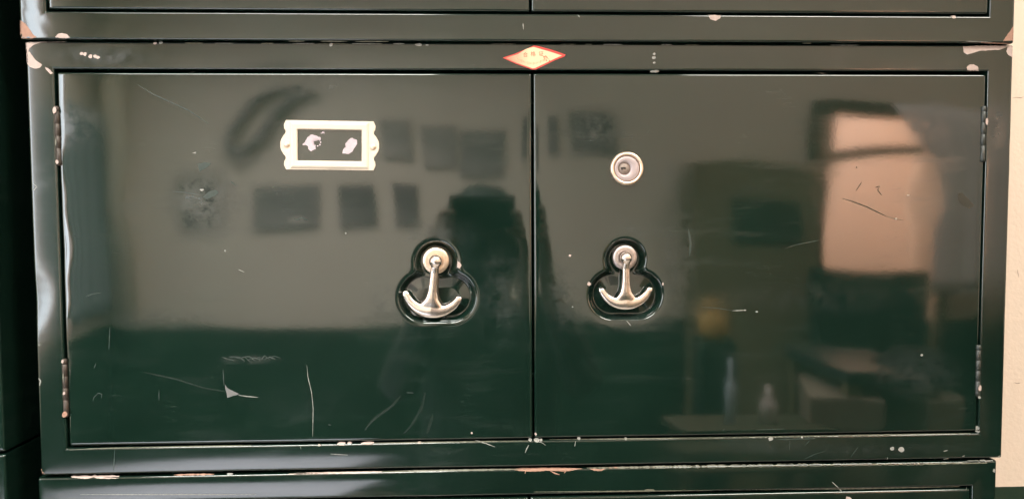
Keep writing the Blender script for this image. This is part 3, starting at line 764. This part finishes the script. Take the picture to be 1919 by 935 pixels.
# ------------------------------------------------------------------ diamond sticker on the top rail
def flat_poly(name, pts, y, m, parent, thick=0.0002):
    n = len(pts); vs = [(p[0], y, p[1]) for p in pts] + [(p[0], y + thick, p[1]) for p in pts]
    fs = [tuple(range(n))[::-1]] + [(k, (k + 1) % n, n + (k + 1) % n, n + k) for k in range(n)]
    # outlines are given clockwise or not: orient towards the viewer
    ar = sum(pts[i][0] * pts[(i + 1) % n][1] - pts[(i + 1) % n][0] * pts[i][1] for i in range(n))
    if ar > 0: fs = [f[::-1] for f in fs]
    return pyd(name, vs, fs, m, parent, False)
SY = mff(P(1000, 108).x, P(1000, 108).z)
def pp_(*l): return [(P(x, y).x, P(x, y).z) for x, y in l]
stk = flat_poly('sticker', pp_((942, 109), (966, 101), (990, 91), (1000, 86), (1008, 87), (1034, 94), (1060, 103), (1058, 106.5), (1040, 113.5), (1004, 131), (997, 131), (966, 120)), SY - 0.0004, M_SRED, mframe)
stk['label'] = 'red bordered diamond certificate sticker'
flat_poly('sticker_paper', pp_((947, 109.5), (970, 102.5), (985, 93), (991, 91), (1000, 88.8), (1030, 97.5), (1053, 105), (1040, 110.5), (1003, 128.2), (998, 129), (968, 118.5)), SY - 0.00058, M_SPAPER, mframe)
def text(s, px, py, size_px, m, rot=0.0, name='sticker_lettering'):
    c = bpy.data.curves.new('t', 'FONT'); c.body = s; c.align_x = 'CENTER'; c.align_y = 'CENTER'; c.size = size_px * K; c.extrude = 0.00003; c.resolution_u = 3
    t = bpy.data.objects.new('t', c); COL.objects.link(t); bpy.context.view_layer.update()
    dg = bpy.context.evaluated_depsgraph_get(); me = bpy.data.meshes.new_from_object(t.evaluated_get(dg), depsgraph=dg)
    bpy.data.objects.remove(t); me.name = name
    o = link(name, me, m, mframe, False); q = P(px, py); o.location = (q.x, SY - 0.00064, q.z); o.rotation_euler = (math.radians(90), rot, 0)
    return o
text('合', 984.5, 104, 9.5, M_INK, math.radians(-3)); text('格', 999, 102.5, 10, M_INKR); text('证', 1014, 102, 9.5, M_INK, math.radians(4))
# the small print is too worn to read: short worn strokes along the lower edge and right
bm = bmesh.new(); rnd = random.Random(4)
for i in range(22):
    t = i / 21; px = 970 + 56 * t; py = 111 + 9.5 * math.sin(math.pi * t) - 1.5 * t
    q = P(px, py); add_box(bm, (q.x, SY - 0.00064, q.z), (rnd.uniform(0.3, 0.7) * K, 0.00004, rnd.uniform(2.5, 5.5) * K))
o = bm_obj('sticker_small_print', bm, M_INK, mframe); o['kind'] = 'stuff'
bm = bmesh.new()
for i in range(16):
    q = P(1019 + rnd.uniform(0, 12), 109 + rnd.uniform(-4, 6)); add_box(bm, (q.x, SY - 0.00064, q.z), (rnd.uniform(0.5, 2.5) * K, 0.00004, rnd.uniform(0.6, 2.2) * K))
o = bm_obj('sticker_small_print', bm, M_INKR, mframe); o['kind'] = 'stuff'

# ------------------------------------------------------------------ hinges
def hinge(px, p0, p1, m, cab):
    a, b = P(px[0], p0), P(px[1], p1); L = a.z - b.z; r = 0.0022
    vs, fs = [], []; n = 14; prof = [(0.0, 0.0), (r * 0.6, 0.0), (r * 1.06, 0.0008), (r * 1.06, 0.0035), (r, 0.0042)]
    k = 4
    for i in range(k):
        z0 = 0.0045 + (L - 0.009) * i / k; z1 = 0.0045 + (L - 0.009) * (i + 1) / k
        prof += [(r, z0 + 0.0003), (r, z1 - 0.0005), (r * 0.8, z1 - 0.0002)]
    prof += [(r, L - 0.0042), (r * 1.06, L - 0.0036), (r * 1.06, L - 0.0008), (r * 0.6, L), (0.0, L)]
    for rr, z in prof:
        for j in range(n):
            t = 6.2832 * j / n; vs.append((rr * math.cos(t), rr * math.sin(t), z))
    for i in range(len(prof) - 1):
        for j in range(n): c, d = i * n + j, i * n + (j + 1) % n; fs.append((c, d, d + n, c + n))
    o = pyd('hinge', vs, fs, m, cab); o.location = (b.x, 0.0004, b.z + HH)
    o.rotation_euler = (0, math.atan2(a.x - b.x, L), 0)
    return o
hinge((105.5, 111), 199, 311, M_IRON, mroot); hinge((120.5, 124), 672, 781, M_IRON, mroot)
hinge((1843.5, 1841), 199, 304, M_DKIRON, mroot); hinge((1834, 1832), 646, 742, M_DKIRON, mroot)

# ------------------------------------------------------------------ chips, scuffs, scratches and painted fold reflections
class Host:
    def __init__(s, obj, f, off=(0.0, 0.0, 0.0)): s.o, s.f, s.off = obj, f, off
    def pt(s, px, py, lift=0.00012):
        q = P(px, py, s.off[1]); x, z = q.x - s.off[0], q.z - s.off[2]
        return Vector((x, s.f(x, z) - lift, z))
HM = Host(mframe, mff); HL = Host(ldoor, ldf); HR = Host(rdoor, rdf)
HU = Host(UPC[1], UPC[2], (UP_OFF[0], UP_OFF[1], UZ + HH)); HLOW = Host(LOW[1], LOW[2], (LOW_OFF[0], LOW_OFF[1], LZ + HH))
HLD = Host(LOW[5], LOW[6], HLOW.off)
def chip(h, pts, m=M_PRIMER, name='paint_chip', jit=0.6, lift=0.00014):
    rnd = random.Random(int(pts[0][0] * 7 + pts[0][1])); out = []
    n = len(pts)
    for i in range(n):
        (x0, y0), (x1, y1) = pts[i], pts[(i + 1) % n]; L = math.hypot(x1 - x0, y1 - y0); k = max(1, min(8, int(L / 2.5)))
        for t in range(k):
            out.append((x0 + (x1 - x0) * t / k + (rnd.uniform(-jit, jit) if t else 0), y0 + (y1 - y0) * t / k + (rnd.uniform(-jit, jit) if t else 0)))
    ar = sum(out[i][0] * out[(i + 1) % len(out)][1] - out[(i + 1) % len(out)][0] * out[i][1] for i in range(len(out)))
    if ar > 0: out = out[::-1]                            # image y runs down
    cx = sum(p[0] for p in out) / len(out); cy = sum(p[1] for p in out) / len(out)
    rings = [out] + [[(cx + (x - cx) * s, cy + (y - cy) * s) for x, y in out] for s in (0.66, 0.33)]
    n = len(out); vs = [h.pt(x, y, lift) for r in rings for x, y in r] + [h.pt(cx, cy, lift)]; fs = []
    for j in range(2):
        for k in range(n): a, b = j * n + k, j * n + (k + 1) % n; fs.append((a, b, b + n, a + n))
    for k in range(n): fs.append((2 * n + k, 2 * n + (k + 1) % n, 3 * n))
    return pyd(name, vs, fs, m, h.o, False)
def spot(h, px, py, rx, ry, m=M_PRIMER, name='paint_chip'):
    rnd = random.Random(int(px * 13 + py)); n = 9
    return chip(h, [(px + rx * math.cos(6.2832 * k / n) * rnd.uniform(0.7, 1.15), py + ry * math.sin(6.2832 * k / n) * rnd.uniform(0.7, 1.15)) for k in range(n)], m, name, 0.0)
def scratch(h, pts, w=1.2, m=M_FAINT, name='scratch', lift=0.00013, rag=0.35):
    rnd = random.Random(int(pts[0][0] * 3 + pts[0][1])); line = []
    for (x0, y0), (x1, y1) in zip(pts, pts[1:]):
        k = max(1, int(math.hypot(x1 - x0, y1 - y0) / 3.0))
        for t in range(k): line.append((x0 + (x1 - x0) * t / k, y0 + (y1 - y0) * t / k))
    line.append(pts[-1]); n = len(line); vs, fs = [], []
    for i, (x, y) in enumerate(line):
        a, b = line[max(0, i - 1)], line[min(n - 1, i + 1)]; dx, dy = b[0] - a[0], b[1] - a[1]; L = math.hypot(dx, dy) or 1
        ww = 0.42 * w * (1 + rnd.uniform(-rag, rag)) * min(1.0, 0.35 + 3.0 * min(i, n - 1 - i) / n)
        vs += [h.pt(x - dy / L * ww, y + dx / L * ww, lift), h.pt(x + dy / L * ww, y - dx / L * ww, lift)]
    for i in range(n - 1): fs.append((2 * i, 2 * i + 1, 2 * i + 3, 2 * i + 2)[::-1])
    o = pyd(name, vs, fs, m, h.o, False)
    me = o.data
    if me.polygons and me.polygons[0].normal.y > 0: me.flip_normals()
    return o

# upper cabinet
chip(HU, [(32, 37), (40, 40), (47, 45), (55, 56), (60, 64), (68, 70), (50, 73), (38, 71), (33, 64)], M_COPPER)
chip(HU, [(103, 70), (110, 63.5), (118, 63), (126, 65), (131, 71.5), (118, 72.5)])
chip(HU, [(1327, 28), (1352, 28), (1350, 35), (1341, 40), (1331, 37)])
chip(HU, [(1783, 30), (1792, 29), (1791, 35), (1786, 36)])
chip(HU, [(1899.5, 48), (1901, 80), (1878, 82), (1884, 70), (1890, 62)], M_COPPER)
scratch(HU, [(980, 44), (981, 56)], 1.8, M_PALE); scratch(HU, [(1082, 28), (1087, 33)], 2.2, M_PALE)
scratch(HU, [(1440 + 370, 78), (1440 + 420, 79.5)], 1.6, M_PALE); scratch(HU, [(1840, 80), (1896, 82)], 2, M_COPPER)
for x0, x1 in ((540, 570), (600, 650), (665, 728), (1505, 1522)): scratch(HU, [(x0, 77 + (x0 - 540) * 0.004), (x1, 77 + (x1 - 540) * 0.004)], 1.2, M_EDGE)
# middle cabinet frame
chip(HM, [(45, 80), (58, 79), (76, 80), (64, 84), (53, 92), (50, 104), (47, 100)])
chip(HM, [(48, 96), (56, 98), (66, 112), (79, 122), (74, 128), (64, 129), (56, 126), (50, 118)])
scratch(HM, [(70, 79.5), (124, 78.5)], 2.4, M_PRIMER)
chip(HM, [(85, 126), (92, 130), (100, 138), (94, 139), (87, 132)])
for c in ((153, 101, 4, 3), (159, 102, 3.5, 3.5), (169, 106, 4.5, 4), (178, 106, 3.5, 4), (183, 108, 4, 3), (290, 81.5, 3.5, 3), (301, 80.5, 4, 3.5), (620, 84, 4, 4), (785, 84.5, 8, 3), (800, 85, 4, 1.5), (1226, 102, 3, 2.4), (1225, 108.5, 4, 3.5), (1226, 118, 3, 2)): spot(HM, *c, m=M_PRIMER if c[0] < 300 else M_PALE)
scratch(HM, [(1219, 134), (1236, 133.5)], 5.0, M_PALE)
chip(HM, [(1804, 87.5), (1840, 86), (1870, 86), (1899, 84.5), (1886, 89), (1872, 94), (1850, 95), (1830, 96), (1822, 100), (1812, 103), (1806, 99)])
chip(HM, [(1889, 87), (1899.5, 87), (1898.5, 108), (1890, 104), (1886, 97)])
chip(HM, [(1811, 127), (1816, 122), (1824, 121), (1833, 126), (1835, 133), (1814, 134)])
rnd = random.Random(21)
x = 300
while x < 1640:                                           # worn top edge: broken bright line
    L = rnd.uniform(12, 60)
    if rnd.random() < 0.62: scratch(HM, [(x, 80.3 + x * 0.003), (x + L, 80.3 + (x + L) * 0.003)], rnd.uniform(1.0, 2.6), M_PALE if rnd.random() < 0.55 else M_EDGE)
    x += L + rnd.uniform(2, 40)
for c in ((598, 834, 3, 2), (640, 831.5, 8, 3), (655, 830, 5, 2.6), (690, 830.5, 14, 2.4), (786, 829, 3.5, 2), (994, 824, 4, 3), (1006, 824.5, 6, 3.6), (1014, 824, 3, 2.5), (1085, 821.5, 3.5, 3), (1173, 822, 2.5, 2.5), (1444, 822, 5, 4), (1503, 819, 2, 2), (1672, 840, 4, 4), (1689, 842, 6, 5), (1832, 802, 4, 4), (1833, 808, 4, 2)):
    spot(HM, *c, m=M_PALE if c[0] > 800 else M_PRIMER)
for pts, w, m in (([(890, 825), (910, 830), (928, 837)], 1.6, M_PALE), ([(991, 833), (987, 840), (984, 848)], 2.2, M_PALE), ([(1006, 826), (1016, 829), (1023, 834)], 1.4, M_PALE), ([(1079, 824), (1077, 836)], 1.3, M_PALE),
                  ([(563, 836), (564, 841)], 2.2, M_PALE), ([(619, 850), (652, 852)], 1.2, M_PALE), ([(215, 842), (213, 883)], 1.6, M_FAINT), ([(1507, 860), (1525, 851), (1545, 845)], 1.5, M_FAINT),
                  ([(1594, 856), (1602, 845), (1608, 837)], 1.5, M_FAINT), ([(1480, 824), (1479, 842)], 1.2, M_FAINT), ([(1455, 823), (1530, 821)], 3.0, M_FAINT), ([(1518, 824), (1508, 834)], 1.5, M_FAINT), ([(1768, 845), (1776, 843)], 2.0, M_PALE),
                  ([(1770, 861), (1780, 859)], 2.2, M_PALE), ([(1803, 855), (1808, 853)], 3.5, M_PALE), ([(1663, 856), (1664, 862)], 1.5, M_PALE), ([(1870, 855), (1876, 853)], 3, M_PALE), ([(62, 344), (69, 350), (64, 357), (60, 352)], 1.3, M_PALE),
                  ([(71, 708), (76, 713), (74, 722), (71, 726)], 3.0, M_PALE), ([(75, 880), (80, 886), (86, 889)], 5.0, M_COPPER), ([(68, 648), (76, 645)], 1.3, M_PALE)):
    scratch(HM, pts, w, m)
scratch(HM, [(130, 842.5), (180, 840), (330, 837), (470, 834.5)], 1.3, M_EDGE); scratch(HM, [(700, 830.5), (990, 826)], 1.4, M_EDGE); scratch(HM, [(1030, 824), (1300, 821), (1820, 812)], 1.5, M_EDGE)
# lower cabinet: worn top edge
chip(HLOW, [(960, 880), (976, 877.5), (1010, 877), (1060, 877), (1092, 877.5), (1070, 881), (1060, 883), (1030, 881), (1000, 883), (978, 882)], M_COPPER)
scratch(HLOW, [(1028, 880), (1040, 886), (1049, 889)], 2.5, M_COPPER); scratch(HLOW, [(1062, 880), (1057, 886)], 2.0, M_COPPER); scratch(HLOW, [(985, 881), (984, 887)], 1.8, M_COPPER)
chip(HLOW, [(1105, 878), (1124, 878.5), (1136, 878), (1127, 882), (1112, 881)], M_COPPER); scratch(HLOW, [(1140, 876.5), (1162, 876)], 2.0, M_COPPER)
chip(HLOW, [(131, 893), (150, 891.5), (190, 891), (222, 892), (222, 895.5), (200, 896), (172, 894.5), (150, 896), (134, 895)], M_PRIMER, jit=1.5)
scratch(HLOW, [(325, 890.5), (352, 889.5), (400, 889)], 3.0, M_COPPER); scratch(HLOW, [(424, 888.5), (436, 888)], 3, M_PALE)
scratch(HLOW, [(540, 888), (620, 886), (716, 884)], 2.4, M_PRIMER); scratch(HLOW, [(716, 884), (860, 881), (985, 879)], 2.6, M_EDGE); scratch(HLOW, [(1100, 877), (1300, 874), (1600, 870), (1850, 867)], 4.0, M_EDGE, rag=0.7)
scratch(HLOW, [(1790, 867), (1830, 865), (1862, 863)], 4.5, M_PALE, rag=0.6); spot(HLOW, 1863, 881, 2.5, 4, M_PALE)
scratch(HLOW, [(1208, 918), (1226, 917.5)], 4.5, M_EDGE); scratch(HLOW, [(150, 926), (480, 926)], 1.4, M_PALE); scratch(HLOW, [(1000, 921), (1250, 919), (1600, 916), (1800, 912)], 2.6, M_EDGE)
scratch(HLOW, [(1559, 902), (1574, 916), (1586, 929)], 1.8, M_PALE); scratch(HLOW, [(1813, 913), (1814, 930)], 1.4, M_PALE)
spot(HLD, 1590, 934, 7, 5, M_PRIMER)
# left door
for pts, w, m in (([(258, 159), (285, 176), (320, 192), (355, 208), (392, 233)], 2.2, M_FAINT), ([(575, 684), (577, 706), (584, 735), (587, 765), (586, 817)], 1.3, M_PALE), ([(206, 614), (204, 655)], 1.6, M_FAINT),
                  ([(270, 697), (330, 710), (380, 726), (424, 734)], 3.0, M_FOLDMARK), ([(447, 740), (462, 742), (484, 744)], 1.6, M_PALE), ([(418, 692), (420, 722)], 1.6, M_FAINT), ([(160, 556), (172, 551), (190, 548)], 1.6, M_FAINT),
                  ([(324, 359), (348, 361), (373, 365)], 1.4, M_FAINT), ([(447, 505), (458, 510)], 1.6, M_PALE), ([(762, 735), (775, 736)], 1.8, M_FAINT), ([(615, 795), (621, 796)], 1.8, M_FAINT),
                  ([(174, 752), (176, 744), (184, 736), (191, 738), (190, 746)], 1.4, M_FAINT), ([(176, 690), (180, 680)], 2.2, M_FAINT), ([(298, 730), (298, 750)], 1.3, M_FAINT), ([(549, 409), (556, 412), (566, 408), (577, 413)], 2.4, M_FAINT),
                  ([(750, 742), (735, 760), (700, 785), (684, 805)], 6.0, M_FOLDMARK), ([(797, 735), (790, 765), (772, 795), (757, 812)], 6.0, M_FOLDMARK), ([(812, 775), (800, 812)], 6.0, M_FOLDMARK), ([(432, 340), (444, 350)], 1.6, M_FAINT)):  # the three wide strokes paint the reflection of clothing folds
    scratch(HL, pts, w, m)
chip(HL, [(421, 719), (426, 726), (432, 730), (441, 734), (449, 738), (437, 741), (426, 745)], basic('grey_bare_steel', (0.12, 0.12, 0.115), 0.5))
for k in range(10): scratch(HL, [(418 + k * 9.5 + rnd.uniform(-3, 3), 672 + rnd.uniform(-4, 4)), (430 + k * 9.5, 670 + rnd.uniform(-4, 5)), (440 + k * 9.5, 674 + rnd.uniform(-4, 3))], rnd.uniform(1.0, 2.2), M_FAINT)
chip(HL, [(370, 308), (382, 304), (396, 306), (388, 314), (374, 322)], M_FAINT, 'scuff'); chip(HL, [(380, 370), (390, 360), (404, 356), (410, 361), (402, 368), (386, 373)], M_FAINT, 'scuff')
chip(HL, [(360, 287), (368, 285), (367, 288)], M_PALE, 'scuff'); spot(HL, 378, 356, 4, 2, M_PALE); spot(HL, 422, 470, 1.5, 2, M_PALE); spot(HL, 648, 437, 1.5, 1.5, M_PALE)
chip(HL, [(857, 489), (862, 492), (865, 497), (861, 503), (857, 501)], M_PRIMER); spot(HL, 884, 810.5, 2, 2.6, M_PRIMER); spot(HL, 749, 547.5, 3, 1.5, M_PALE)
# glue left behind in the card holder
for pts in ([(577, 257), (582, 253), (591, 254), (600, 257), (601, 262), (594, 262), (588, 266), (591, 274), (591.5, 280), (583, 284), (578, 280), (577, 274), (566, 271), (572, 266)], [(600, 250), (607.5, 246), (608, 251)],
            [(642, 288), (643, 281), (648, 276), (647, 270), (654, 262), (661, 259), (668, 262), (669.5, 270), (665, 277), (662, 282), (653, 289)]):
    chip(HL, pts, M_GLUE, 'glue_residue', 1.0)
for k in range(9): a = k * 0.7; spot(HL, 594 + 7 * math.cos(a), 267 + 7 * math.sin(a), 1.8, 1.6, M_GLUE, 'glue_residue')
# right door
for pts, w, m in (([(1578, 372), (1598, 378), (1625, 388), (1645, 398), (1662, 406)], 2.4, M_DARKM), ([(1662, 406), (1680, 411), (1694, 413)], 1.2, M_FAINT), ([(1604, 358), (1610, 349), (1615, 341)], 1.4, M_DARKM), ([(1470, 466), (1490, 459), (1535, 450)], 1.8, M_FAINT),
                  ([(1315, 575), (1345, 577), (1372, 582)], 1.4, M_FAINT), ([(1372, 582), (1396, 581)], 2.0, M_PALE), ([(1290, 430), (1294, 455), (1292, 480)], 4.0, M_FAINT), ([(1174, 601), (1178, 605), (1182, 610)], 1.8, M_PALE),
                  ([(1354, 808), (1358, 803)], 1.5, M_FAINT), ([(1415, 805), (1440, 804), (1470, 803)], 1.5, M_FAINT), ([(1640, 352), (1648, 349), (1645, 357), (1652, 366)], 2.2, M_DARKM)):
    scratch(HR, pts, w, m)
chip(HR, [(1795, 362), (1804, 362), (1815, 374), (1826, 385), (1818, 391), (1805, 386), (1797, 377)], M_DARKM, 'scuff')
for c in ((1068, 479, 2.6, 2.4, M_PRIMER), (1073, 575, 1.6, 1.4, M_PALE), (1104, 532, 3.5, 4, M_PRIMER), (1242, 532, 1.8, 3, M_PRIMER), (1727, 665, 2.4, 2.6, M_PALE), (1679, 410, 2.2, 2.0, M_PALE), (1702, 366, 3, 1.3, M_PALE), (1605, 314, 1.2, 1.6, M_DARKM), (1396, 581, 3, 1.4, M_PALE), (1418, 584, 3, 1.5, M_PALE), (1004, 813, 2, 3, M_PRIMER)):
    spot(HR, *c)
wb = bpy.data.objects['wall_behind']
HW_ = Host(wb, lambda x, z: BACK_Y, (0, BACK_Y, 0))
for pts, w in (([(1897, 184), (1905, 183), (1912, 184), (1918, 182)], 1.4), ([(1900, 716), (1906, 718), (1912, 717)], 1.2), ([(1906, 505), (1909, 520)], 1.0)):
    scratch(HW_, pts, w, M_CRACK, 'plaster_crack', 0.0004)
# worn paint on hinges
HH_ = Host(mframe, lambda x, z: -0.0026)
for (px, py, rx, ry, m) in ((105, 208, 4, 7, M_PRIMER), (110, 304, 3.5, 4, M_PRIMER), (120, 676, 2.5, 4, M_PRIMER), (123, 735, 2.5, 4, M_PRIMER), (124, 775, 5, 6, M_COPPER), (1846, 228, 3, 8, M_PRIMER), (1833, 726, 3.5, 6, M_PRIMER), (1832, 743, 3, 3, M_PALE), (107.5, 268, 1.3, 8, M_EDGE), (121.5, 705, 1.3, 9, M_EDGE)):
    spot(HH_, px, py, rx, ry, m)

S.cycles.max_bounces = 10; S.cycles.diffuse_bounces = 5; S.cycles.glossy_bounces = 5
S.cycles.sample_clamp_indirect = 6.0
